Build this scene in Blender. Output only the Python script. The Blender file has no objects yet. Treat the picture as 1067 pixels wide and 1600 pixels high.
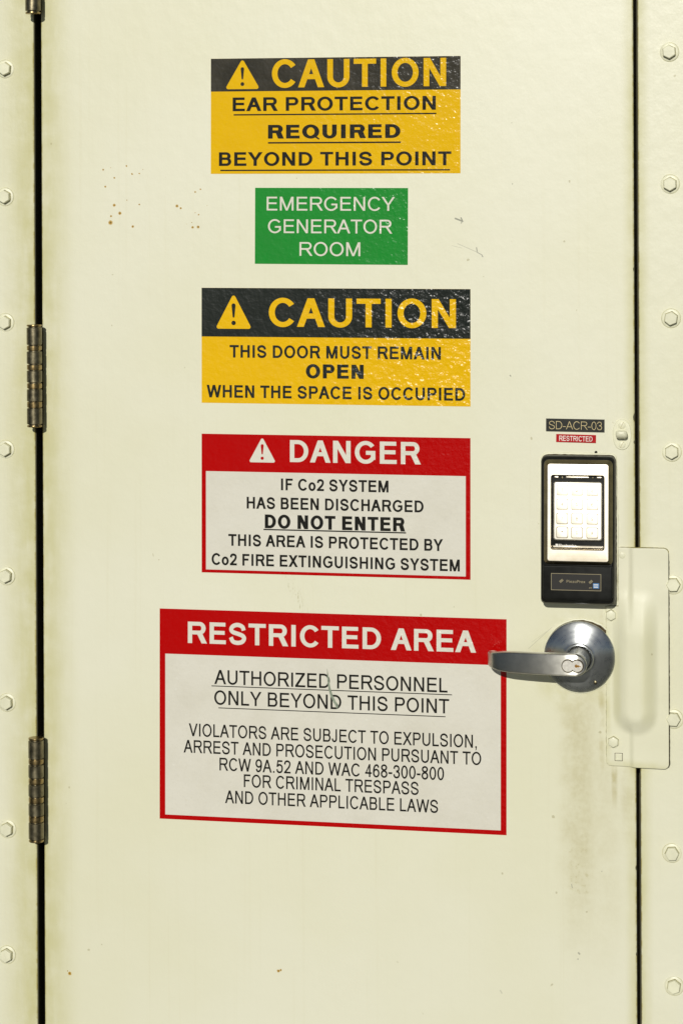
import bpy, bmesh, math, random
from mathutils import Matrix, Vector
from mathutils.geometry import tessellate_polygon

random.seed(7)
SC = bpy.context.scene
COL = SC.collection
R = math.radians

# ------------------------------------------------------------------ camera
cam_d = bpy.data.cameras.new('camera')
cam_d.sensor_fit = 'HORIZONTAL'
cam_d.sensor_width = 36.0
cam_d.lens = 3700.0 / 1067.0 * 36.0
cam_d.shift_y = -(800.0 - 345.0) / 1067.0
cam_d.clip_start = 0.05
cam_d.clip_end = 200.0
cam = bpy.data.objects.new('camera', cam_d)
COL.objects.link(cam)
cam.matrix_world = (Matrix.Translation((0.5585, -2.9, 1.55)) @ Matrix.Rotation(R(10.611), 4, 'Z')
                    @ Matrix.Rotation(R(90), 4, 'X') @ Matrix.Rotation(-0.0041, 4, 'Z'))
SC.camera = cam

# ------------------------------------------------------------------ sky, sun, exposure
SUN = Vector((-0.015, -1.0, 0.35)).normalized()        # towards the sun
world = bpy.data.worlds.new('World')
SC.world = world
world.use_nodes = True
wn = world.node_tree.nodes
sky = wn.new('ShaderNodeTexSky')
sky.sky_type = 'NISHITA'
sky.sun_disc = False
sky.sun_elevation = math.asin(SUN.z)
sky.sun_rotation = math.atan2(SUN.x, SUN.y)
sky.altitude = 5.0
sky.air_density = 0.55
sky.dust_density = 0.15
bg = wn['Background']
bg.inputs['Strength'].default_value = 0.05
world.node_tree.links.new(sky.outputs['Color'], bg.inputs['Color'])
sun_d = bpy.data.lights.new('sun', 'SUN')
sun_d.energy = 5.0
sun_d.angle = R(0.5)
sun_d.color = (1.0, 0.965, 0.89)
sun = bpy.data.objects.new('sun', sun_d)
COL.objects.link(sun)
sun.rotation_euler = SUN.to_track_quat('Z', 'Y').to_euler()
sun.location = SUN * 6
vs = SC.view_settings
vs.view_transform = 'Standard'
vs.look = 'None'
vs.exposure = -0.70
vs.gamma = 1.0
vs.use_curve_mapping = False
SC.cycles.use_denoising = True
SC.cycles.max_bounces = 8


# ------------------------------------------------------------------ node helpers
class S:
    """A socket with arithmetic."""
    def __init__(s, nt, sock): s.nt, s.k = nt, sock

    def m(s, op, *a, clamp=False):
        n = s.nt.nodes.new('ShaderNodeMath'); n.operation = op; n.use_clamp = clamp
        for i, v in enumerate((s,) + a):
            if isinstance(v, S): s.nt.links.new(v.k, n.inputs[i])
            else: n.inputs[i].default_value = v
        return S(s.nt, n.outputs[0])
    def __add__(s, o): return s.m('ADD', o)
    def __sub__(s, o): return s.m('SUBTRACT', o)
    def __mul__(s, o): return s.m('MULTIPLY', o)
    def __truediv__(s, o): return s.m('DIVIDE', o)
    def abs(s): return s.m('ABSOLUTE')
    def clamp(s): return s.m('ADD', 0.0, clamp=True)
    def max(s, o): return s.m('MAXIMUM', o)
    def min(s, o): return s.m('MINIMUM', o)

    def ss(s, a, b):
        """0 at a, 1 at b (a may exceed b), smooth."""
        n = s.nt.nodes.new('ShaderNodeMapRange'); n.interpolation_type = 'SMOOTHSTEP'
        s.nt.links.new(s.k, n.inputs['Value'])
        if a <= b:
            n.inputs['From Min'].default_value = a; n.inputs['From Max'].default_value = b
            n.inputs['To Min'].default_value = 0; n.inputs['To Max'].default_value = 1
        else:
            n.inputs['From Min'].default_value = b; n.inputs['From Max'].default_value = a
            n.inputs['To Min'].default_value = 1; n.inputs['To Max'].default_value = 0
        return S(s.nt, n.outputs['Result'])


class Mat:
    def __init__(s, name, color, rough=0.5, metal=0.0, spec=0.5):
        s.mat = bpy.data.materials.new(name)
        s.mat.use_nodes = True
        s.nt = s.mat.node_tree
        s.p = s.nt.nodes['Principled BSDF']
        s.p.inputs['Base Color'].default_value = (*color, 1)
        s.p.inputs['Roughness'].default_value = rough
        s.p.inputs['Metallic'].default_value = metal
        s.p.inputs['Specular IOR Level'].default_value = spec
        s.color = color

    def coords(s):
        if not hasattr(s, 'geo'):
            s.geo = s.nt.nodes.new('ShaderNodeNewGeometry')
            x = s.nt.nodes.new('ShaderNodeSeparateXYZ')
            s.nt.links.new(s.geo.outputs['Position'], x.inputs[0])
            s.x, s.y, s.z = (S(s.nt, x.outputs[i]) for i in range(3))
        return s.x, s.z

    def noise(s, scale, detail=3, rough=0.5, stretch=(1, 1, 1), offset=0.0):
        s.coords()
        mp = s.nt.nodes.new('ShaderNodeMapping')
        s.nt.links.new(s.geo.outputs['Position'], mp.inputs['Vector'])
        mp.inputs['Scale'].default_value = stretch
        mp.inputs['Location'].default_value = (offset, offset * 1.7, offset * 0.6)
        n = s.nt.nodes.new('ShaderNodeTexNoise')
        n.inputs['Scale'].default_value = scale
        n.inputs['Detail'].default_value = detail
        n.inputs['Roughness'].default_value = rough
        s.nt.links.new(mp.outputs[0], n.inputs['Vector'])
        return S(s.nt, n.outputs['Fac'])

    def mix(s, fac, a, b):
        n = s.nt.nodes.new('ShaderNodeMix'); n.data_type = 'RGBA'
        s.nt.links.new(fac.k, n.inputs[0])
        for i, v in ((6, a), (7, b)):
            if isinstance(v, tuple): n.inputs[i].default_value = (*v, 1)
            else: s.nt.links.new(v, n.inputs[i])
        return n.outputs[2]

    def base(s, sock): s.nt.links.new(sock, s.p.inputs['Base Color']); return s
    def rough(s, sk): s.nt.links.new(sk.k, s.p.inputs['Roughness']); return s

    def bump(s, height, dist, strength=1.0):
        b = s.nt.nodes.new('ShaderNodeBump')
        b.inputs['Distance'].default_value = dist
        b.inputs['Strength'].default_value = strength
        s.nt.links.new(height.k, b.inputs['Height'])
        s.nt.links.new(b.outputs[0], s.p.inputs['Normal'])
        return s


# ------------------------------------------------------------------ materials
CREAM = (0.760, 0.750, 0.590)
OLIVE = (0.50, 0.475, 0.19)
RUST = (0.46, 0.265, 0.012)
RUST_DARK = (0.07, 0.035, 0.006)


def paint(name, door=False, peel=1.0, seams=1.0, guard=False):
    m = Mat(name, CREAM, 0.38)
    x, z = m.coords()
    big = m.noise(2.6, 3, 0.55)
    c = m.mix(big.ss(0.30, 0.72), CREAM, (0.725, 0.713, 0.520))
    strk = m.noise(1.0, 4, 0.6, (150, 1, 2.2))                      # faint vertical wash marks
    c = m.mix(strk.ss(0.55, 0.8) * 0.22, c, (0.64, 0.605, 0.40))
    fine = m.noise(160, 3, 0.65)
    mid = m.noise(28, 4, 0.6)
    # grime that creeps out of the two seams, broken up
    seam = (x + 0.381).abs().ss(0.060, 0.003).max((x - 0.380).abs().ss(0.020, 0.002) * 0.8)
    seam = seam * ((m.noise(1.0, 4, 0.6, (60, 1, 9)) * 0.7 + mid * 0.75).ss(0.35, 0.95) * 0.75 + 0.25)
    c = m.mix((seam * (0.8 * seams)).clamp(), c, OLIVE)
    # rusty yellow hairline on the arrises of the seams
    line = (x + 0.3790).abs().ss(0.0075, 0.0052).max((x - 0.3800).abs().ss(0.0050, 0.0030)) * m.noise(1.0, 4, 0.7, (40, 1, 55)).ss(0.40, 0.62)
    c = m.mix((line * (0.75 * seams)).clamp(), c, (0.38, 0.31, 0.06))
    if door:
        # hand grime and run-off below the lever rose
        band = ((x - 0.309) + (mid - 0.5) * 0.03).abs().ss(0.034, 0.003)
        band = band * z.ss(1.00, 0.95) * z.ss(0.60, 0.80) * ((fine * 0.6 + mid * 0.7).ss(0.35, 1.0) * 0.75 + 0.28)
        band2 = (x - 0.308).abs().ss(0.022, 0.004) * z.ss(0.70, 0.735) * z.ss(0.81, 0.775) * fine.ss(0.42, 0.72)
        run1 = (x - 0.351).abs().ss(0.0060, 0.001) * z.ss(0.888, 0.88) * z.ss(0.81, 0.87) * mid.ss(0.25, 0.6)
        run2 = (x - 0.366).abs().ss(0.014, 0.002) * z.ss(0.888, 0.88) * z.ss(0.70, 0.87) * mid.ss(0.3, 0.75)
        edge = (x - 0.336).abs().ss(0.007, 0.0005) * z.ss(0.84, 0.90) * z.ss(1.09, 1.04) * mid.ss(0.3, 0.7)
        haze = (x - 0.326).abs().ss(0.052, 0.012) * z.ss(1.00, 0.90) * z.ss(0.56, 0.78) * (mid * 0.7 + fine * 0.3).ss(0.2, 0.85)
        g = ((band * 0.62).max(band2 * 0.75).max(run1 * 0.8).max(run2 * 0.55)).max(edge * 0.7).max(haze * 0.40)
        c = m.mix(g.clamp(), c, (0.45, 0.40, 0.18))
        # greasy marks round the lever and reader
        dx, dz = (x - 0.309), (z - 1.012)
        ring = (dx * dx + dz * dz).m('SQRT').ss(0.075, 0.043) * mid.ss(0.38, 0.68)
        c = m.mix((ring * 0.4).clamp(), c, OLIVE)
        # scuffed streak between the two red signs
        sx = x + 0.042 - (1.075 - 0.0) * 0.0 + (z - 1.076) * 0.38
        sc = sx.abs().ss(0.012, 0.001) * z.ss(1.035, 1.05) * z.ss(1.12, 1.09) * m.noise(1.0, 3, 0.7, (420, 1, 90)).ss(0.52, 0.68)
        c = m.mix(sc * 0.6, c, (0.34, 0.31, 0.12))
    if guard:
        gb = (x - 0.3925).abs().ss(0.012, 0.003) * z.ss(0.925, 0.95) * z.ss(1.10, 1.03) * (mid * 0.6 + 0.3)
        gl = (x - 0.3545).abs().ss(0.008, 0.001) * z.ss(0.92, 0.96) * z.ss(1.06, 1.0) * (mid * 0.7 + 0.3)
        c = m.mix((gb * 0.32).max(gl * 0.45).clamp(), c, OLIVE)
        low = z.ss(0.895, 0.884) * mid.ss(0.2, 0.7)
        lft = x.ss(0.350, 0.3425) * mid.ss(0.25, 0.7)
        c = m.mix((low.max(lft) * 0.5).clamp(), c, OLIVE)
    # pinholes and dust specks
    sp = m.noise(95, 1, 0.5, offset=3.1).ss(0.80, 0.83)
    c = m.mix(sp * 0.5, c, (0.33, 0.29, 0.12))
    if door:
        spots = [(-292.4, 1616.7, .9), (-282.4, 1619.3, .5), (-261.6, 1621.1, .9), (-254.4, 1610.9, 1), (-245.0, 1611.4, .8),
                 (-240.2, 1616.5, .5), (-277.7, 1606.2, .9), (-289.6, 1595.0, 1), (-278.0, 1571.5, 1.5), (-282.3, 1557.5, 1.1),
                 (-283.0, 1549.4, 2.3), (-270.7, 1561.2, 1.7), (-253.7, 1544.3, 1.3), (-245.0, 1572.1, .8), (-261.4, 1577.8, .5),
                 (-172.2, 1587.7, .9), (-165.3, 1591.0, .8), (-195.9, 1570.0, 1.5), (-191.0, 1567.1, 1.1), (-172.3, 1561.4, .5),
                 (-167.8, 1559.0, .8), (-175.8, 1543.0, 1.3), (-168.5, 1543.4, 1.5), (-156.7, 1570.2, .4), (-183.6, 1547.2, .4),
                 (-176.7, 1549.0, .4), (-340.8, 592.0, 1.8), (-69.0, 610.0, 1.5), (-66.0, 611.2, 1.1), (-343.6, 595.1, .6)]
        mp = None
        wob = (m.noise(700, 1, 0.5) - 0.5) * 0.0016
        for sx_, sz_, r in spots:
            dx, dz = x - sx_ / 1000, z - sz_ / 1000
            d = ((dx * dx + dz * dz).m('SQRT') + wob) / (r * 0.00106)
            mp = d if mp is None else mp.min(d)
        c = m.mix(mp.ss(1.5, 0.7), c, RUST)
        c = m.mix(mp.ss(0.62, 0.22) * 0.8, c, RUST_DARK)
        # grey knocks and hairline scratches
        def seg(x0, z0, x1, z1, w):
            L = math.hypot(x1 - x0, z1 - z0); ux, uz = (x1 - x0) / L, (z1 - z0) / L
            a = (x - x0 / 1000) * ux + (z - z0 / 1000) * uz
            b = ((x - x0 / 1000) * uz - (z - z0 / 1000) * ux).abs()
            return (b / (w / 1000)).ss(1.0, 0.3) * a.ss(0, 0.001) * a.ss(L / 1000, L / 1000 - 0.001)
        knocks = None
        for a, k in (((157, 1553.2, 167.5, 1549.2, 1.5), .8), ((164.8, 1554.5, 167.8, 1548.0, 1.1), .85), ((165.0, 1546.0, 167.4, 1551, .9), .7),
                     ((160, 1522.0, 187, 1510.2, .7), .35), ((153, 1519.4, 167, 1516, .6), .25), ((184, 1511.6, 192.2, 1507.0, .8), .65),
                     ((184.2, 1517.6, 185.2, 1511.0, .9), .75), ((190.6, 1507.6, 192.6, 1504.6, .9), .75), ((224.6, 1360.2, 226.6, 1357.6, 1), .8),
                     ((228.6, 1595.8, 229.6, 1594.2, 1.0), .95), ((228.0, 1671, 229, 1669.6, 1.1), .5), ((228.2, 1529.8, 229, 1529, .5), .7), ((263.5, 1371.4, 264.2, 1370.8, .6), .6), ((193.6, 1380, 194.3, 1379, .6), .5), ((255, 1345.6, 255.8, 1345, .6), .4), ((246, 1023, 276, 1051, .45), .4), ((250, 1031, 270, 1046, .35), .3), ((305.5, 653.5, 308.5, 650.4, 1.5), .6),
                     ((304.5, 645.5, 306.8, 644.2, 1.3), .5), ((334.3, 753.9, 336, 753.4, 1), .7), ((298, 737, 299.2, 731, .7), .6), ((209.5, 602, 212.5, 597, 1.2), .3)):
            s_ = seg(*a) * k
            knocks = s_ if knocks is None else knocks.max(s_)
        c = m.mix(knocks, c, (0.16, 0.17, 0.13))
    m.base(c)
    m.rough(mid * 0.14 + 0.31 + seam * 0.15)
    h = m.noise(62, 3, 0.5, (1, 1, 0.8)) * 0.8 + m.noise(300, 2, 0.5) * 0.12 + m.noise(9, 2, 0.5) * 1.2
    br = m.noise(1.0, 3, 0.6, (520, 1, 14))
    h = h + br * 0.05
    m.bump(h, 0.00065 * peel, 0.8)
    return m.mat


M_DOOR = paint('door_paint', True, 0.75)
M_WALL = paint('wall_paint', False, 1.25)


def plain(name, col, rough=0.5, metal=0.0, spec=0.5, var=0.12, sc=60, bump=0.0):
    m = Mat(name, col, rough, metal, spec)
    n = m.noise(sc, 4, 0.6)
    m.base(m.mix(n.ss(0.3, 0.7), tuple(c * (1 - var) for c in col), tuple(min(1, c * (1 + var)) for c in col)))
    m.rough(n * 0.2 + (rough - 0.1))
    if bump: m.bump(n, bump)
    return m.mat


def vinyl(name, col, worn=None, amount=0.3, peel=1.0, rough=0.19, wear_scale=22, flecks=None, wrinkle=1.3, spec=0.22, fs=150):
    """glossy sign film with an orange-peel surface"""
    m = Mat(name, col, rough, 0, spec)
    n = m.noise(wear_scale, 5, 0.65)
    f = m.noise(330, 2, 0.6)
    w = worn or tuple(min(1, c * 0.86 + 0.01) for c in col)
    c = m.mix((n.ss(0.35, 0.75) * amount), col, w)
    c = m.mix(f.ss(0.58, 0.74) * amount * 0.7, c, w)
    if flecks:
        c = m.mix(m.noise(240, 1, 0.5, offset=1.3).ss(0.73, 0.78) * 0.6, c, flecks)
    m.base(c)
    m.rough(n * 0.08 + (rough - 0.04))
    h = m.noise(fs, 2, 0.55) * (150 / fs) + m.noise(420, 2, 0.5) * 0.10 + m.noise(40, 2, 0.5) * 1.3
    if wrinkle: h = h * (m.x.ss(-0.10, 0.16) * wrinkle + 0.6)
    m.bump(h, 0.00075 * peel, 1.0)
    return m.mat


M_YEL1 = vinyl('yellow_film_old', (0.775, 0.465, 0.002), (0.71, 0.41, 0.002), 0.5, 0.85, wrinkle=0.75)
M_YEL2 = vinyl('yellow_film', (0.80, 0.475, 0.002), (0.745, 0.43, 0.002), 0.4, 1.2, 0.25, wrinkle=1.2, fs=115)
M_BLK1 = vinyl('faded_black_ink', (0.030, 0.028, 0.020), (0.062, 0.056, 0.042), 0.8, 0.85, wrinkle=0.75)
M_BLK2 = vinyl('black_ink', (0.014, 0.018, 0.015), (0.022, 0.026, 0.022), 0.6, 1.2, 0.25, wrinkle=1.2, fs=115)
M_RED = vinyl('red_film', (0.45, 0.001, 0.001), (0.42, 0.001, 0.001), 0.4, 0.6, 0.2, spec=0.14)
M_GREEN = vinyl('green_film', (0.014, 0.26, 0.032), (0.016, 0.225, 0.028), 0.5, 0.95, wrinkle=0.8)
M_WHITE = vinyl('aged_white_film', (0.70, 0.678, 0.585), (0.63, 0.605, 0.505), 0.75, 0.4, 0.42, 14, (0.75, 0.74, 0.65), 0)
M_WTXT = vinyl('white_ink', (0.72, 0.70, 0.60), (0.66, 0.63, 0.53), 0.4, 1.0)
M_TXT = vinyl('black_print', (0.010, 0.010, 0.008), (0.020, 0.019, 0.015), 0.6, 0.4, 0.35, spec=0.10)
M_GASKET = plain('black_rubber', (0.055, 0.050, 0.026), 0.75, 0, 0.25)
M_PLASTIC = plain('black_plastic', (0.010, 0.0105, 0.009), 0.34, 0, 0.13, 0.2, 90)
M_BRASS = plain('worn_brass', (0.34, 0.25, 0.115), 0.30, 1.0, 0.5, 0.3, 180)
M_BRONZE = plain('tarnished_bronze', (0.205, 0.18, 0.115), 0.38, 1.0, 0.5, 0.3, 120, 0.0002)
M_CHROMECORE = plain('bright_core_metal', (0.86, 0.83, 0.76), 0.32, 1.0, 0.5, 0.05, 200)
M_KEYWAY = plain('keyway_brass', (0.28, 0.15, 0.04), 0.5, 1.0, 0.5, 0.4, 900)
M_DARKHOLE = plain('dark_hole', (0.010, 0.009, 0.006), 0.8, 0, 0.2)
M_GOLDINK = plain('gold_engraving', (0.62, 0.50, 0.24), 0.5)
M_NAMEBLK = plain('black_engraved_plate', (0.022, 0.023, 0.019), 0.45, 0, 0.2, 0.2, 60)
M_NAMERED = plain('red_engraved_plate', (0.42, 0.002, 0.006), 0.45, 0, 0.15, 0.1, 60)
M_WHITEINK = plain('white_engraving', (0.80, 0.77, 0.70), 0.5)
M_DIMINK = plain('dim_gold_print', (0.30, 0.25, 0.13), 0.55)
M_LABEL = plain('reader_label', (0.014, 0.013, 0.011), 0.45, 0, 0.2)
M_BLUE = plain('blue_print', (0.02, 0.17, 0.42), 0.45)
M_SCRAPE = plain('scraped_grey_green', (0.235, 0.275, 0.205), 0.6, 0, 0.3, 0.3, 300)
M_EDGEDIRT = plain('brown_paint_edge', (0.07, 0.048, 0.022), 0.8, 0, 0.2, 0.5, 220)
M_OLDPAINT = plain('brush_painted_steel', (0.745, 0.735, 0.54), 0.42, 0, 0.5, 0.07, 50, 0.0004)


def turned(name, col, rough, aniso, tangent):
    """satin metal; brush marks stretch a highlight along the tangent (a fixed direction, or away from a turning centre)"""
    m = Mat(name, col, rough, 1.0)
    x, z = m.coords()
    m.p.inputs['Anisotropic'].default_value = aniso
    cb = m.nt.nodes.new('ShaderNodeCombineXYZ')
    if tangent == 'radial':
        dx, dz = x - 0.3096, z - 1.016
        m.nt.links.new(dx.k, cb.inputs[0]); m.nt.links.new(dz.k, cb.inputs[2])
        rad = (dx * dx + dz * dz).m('SQRT')
        s = (rad * 3100).m('SINE') * 0.10 + (rad * 1130).m('SINE') * 0.14 + 0.5
    else:
        cb.inputs[2].default_value = 1.0
        s = m.noise(1.0, 3, 0.6, (14, 14, 1400))
    m.nt.links.new(cb.outputs[0], m.p.inputs['Tangent'])
    n = m.noise(90, 4, 0.65)
    m.base(m.mix(n.ss(0.3, 0.75), tuple(c * 0.88 for c in col), col))
    m.rough(n * 0.14 + s * 0.06 + (rough - 0.10))
    return m.mat


M_ROSE = turned('turned_satin_chrome', (0.53, 0.55, 0.55), 0.29, 0.75, 'radial')
M_LEVER = turned('brushed_satin_chrome', (0.64, 0.625, 0.56), 0.36, 0.92, 'z')
M_BEVEL = plain('dark_cover_edge', (0.20, 0.175, 0.105), 0.4, 1.0, 0.5, 0.2, 60)  # darker metal than the cover face
m_ = Mat('brushed_steel_cover', (0.66, 0.60, 0.48), 0.27, 1.0)
n_ = m_.noise(1.0, 4, 0.6, (8, 8, 1400))
m_.rough(n_ * 0.14 + 0.25)
m_.base(m_.mix(m_.noise(40, 4, 0.6).ss(0.3, 0.7), (0.60, 0.54, 0.42), (0.70, 0.65, 0.55)))
M_COVER = m_.mat
M_KEY = plain('cast_metal_keys', (0.66, 0.625, 0.53), 0.43, 1.0, 0.5, 0.06, 120)
M_KEYLEG = plain('key_engraving', (0.22, 0.18, 0.10), 0.6, 0.3)


# ------------------------------------------------------------------ mesh helpers (millimetres in, metres out)
def link(name, bm, mat, parent=None, smooth=35, bevel=0.0, bev_ang=40, loc=None):
    bmesh.ops.recalc_face_normals(bm, faces=bm.faces[:]) if bm.faces else None
    if smooth:
        lim = R(smooth)
        for f in bm.faces: f.smooth = True
        for e in bm.edges:
            e.smooth = not (len(e.link_faces) == 2 and e.calc_face_angle(0) > lim)
    me = bpy.data.meshes.new(name)
    bm.to_mesh(me); bm.free()
    me.materials.append(mat)
    o = bpy.data.objects.new(name, me)
    COL.objects.link(o)
    if loc: o.location = loc
    if parent: o.parent = parent
    if bevel:
        b = o.modifiers.new('bevel', 'BEVEL'); b.width = bevel; b.segments = 2
        b.limit_method = 'ANGLE'; b.angle_limit = R(bev_ang); b.harden_normals = False
    return o


def tag(o, label, cat, group=None):
    o['label'] = label; o['category'] = cat
    if group: o['group'] = group
    return o


def empty(name, loc=(0, 0, 0)):
    o = bpy.data.objects.new(name, None); COL.objects.link(o); o.location = loc
    o.empty_display_size = 0.05
    return o


def V3(x, d, z): return Vector((x / 1000, -d / 1000, z / 1000))   # d = how far it stands out of the door


def box(bm, x0, x1, z0, z1, d0, d1):
    v = [bm.verts.new(V3(x, d, z)) for d in (d0, d1) for x, z in ((x0, z0), (x1, z0), (x1, z1), (x0, z1))]
    for f in ((0, 1, 2, 3), (7, 6, 5, 4), (0, 4, 5, 1), (1, 5, 6, 2), (2, 6, 7, 3), (3, 7, 4, 0)):
        bm.faces.new([v[i] for i in f])


def loft(bm, rings, cap0=True, cap1=True, closed=True):
    vs = [[bm.verts.new(p) for p in r] for r in rings]
    n = len(vs[0])
    for a, b in zip(vs, vs[1:]):
        for i in range(n if closed else n - 1):
            j = (i + 1) % n
            bm.faces.new((a[i], a[j], b[j], b[i]))
    if cap0: bm.faces.new(vs[0][::-1])
    if cap1: bm.faces.new(vs[-1])
    return vs


def rrect(x0, x1, z0, z1, r, n=5):
    out = []
    for cx, cz, a0 in ((x1 - r, z1 - r, 0), (x0 + r, z1 - r, 90), (x0 + r, z0 + r, 180), (x1 - r, z0 + r, 270)):
        for k in range(n + 1):
            a = R(a0 + 90 * k / n)
            out.append((cx + r * math.cos(a), cz + r * math.sin(a)))
    return out


def lathe_y(bm, cx, cz, prof, n=64, cap0=True, cap1=True):
    """prof: (radius, stand-out) pairs, turned about the door's normal"""
    rings = [[V3(cx + r * math.cos(2 * math.pi * k / n), d, cz + r * math.sin(2 * math.pi * k / n)) for k in range(n)] for r, d in prof]
    loft(bm, rings, cap0, cap1)


def lathe_z(bm, cx, d, prof, n=40):
    rings = [[V3(cx + r * math.cos(2 * math.pi * k / n), d + r * math.sin(2 * math.pi * k / n), z) for k in range(n)] for r, z in prof]
    loft(bm, rings)


# ------------------------------------------------------------------ lettering: a plain grotesque drawn from strokes
INK = dict(A=(-3, 1369, 1366), B=(150, 1259, 1366), C=(102, 1398, 1479), D=(158, 1381, 1479), E=(162, 1256, 1366), F=(168, 1158, 1251),
           G=(109, 1462, 1593), H=(164, 1316, 1479), I=(191, 385, 569), J=(58, 841, 1024), K=(150, 1370, 1366), L=(150, 1064, 1139),
           M=(152, 1550, 1706), N=(156, 1311, 1479), O=(99, 1496, 1593), P=(158, 1274, 1366), Q=(86, 1499, 1593), R=(161, 1470, 1479),
           S=(92, 1259, 1366), T=(48, 1210, 1251), U=(161, 1314, 1479), V=(9, 1353, 1366), W=(20, 1911, 1933), X=(9, 1353, 1366),
           Y=(6, 1350, 1366), Z=(41, 1202, 1251), o=(68, 1057, 1139))
for d_ in '0123456789': INK[d_] = (85, 1055, 1139)
INK['1'] = (223, 770, 1139)
INK['.'] = (186, 391, 569); INK[','] = (170, 391, 569); INK['-'] = (65, 618, 682); INK['*'] = (100, 700, 800); INK['#'] = (30, 1110, 1139)
for c_, w_ in dict(i=300, e=1000, z=900, r=560, x=950, w=1380, t=480, h=900, l=194, c=900, n=900, s=900).items(): INK[c_] = (90, 90 + w_, w_ + 190)


def crom(pts, n=7):
    out = []
    P = [pts[0]] + list(pts) + [pts[-1]]
    for i in range(1, len(P) - 2):
        p0, p1, p2, p3 = P[i - 1:i + 3]
        for k in range(n):
            t = k / n
            out.append(tuple(0.5 * (2 * p1[j] + (p2[j] - p0[j]) * t + (2 * p0[j] - 5 * p1[j] + 4 * p2[j] - p3[j]) * t * t
                                    + (3 * p1[j] - p0[j] - 3 * p2[j] + p3[j]) * t ** 3) for j in (0, 1)))
    out.append(tuple(pts[-1]))
    return out


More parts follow.
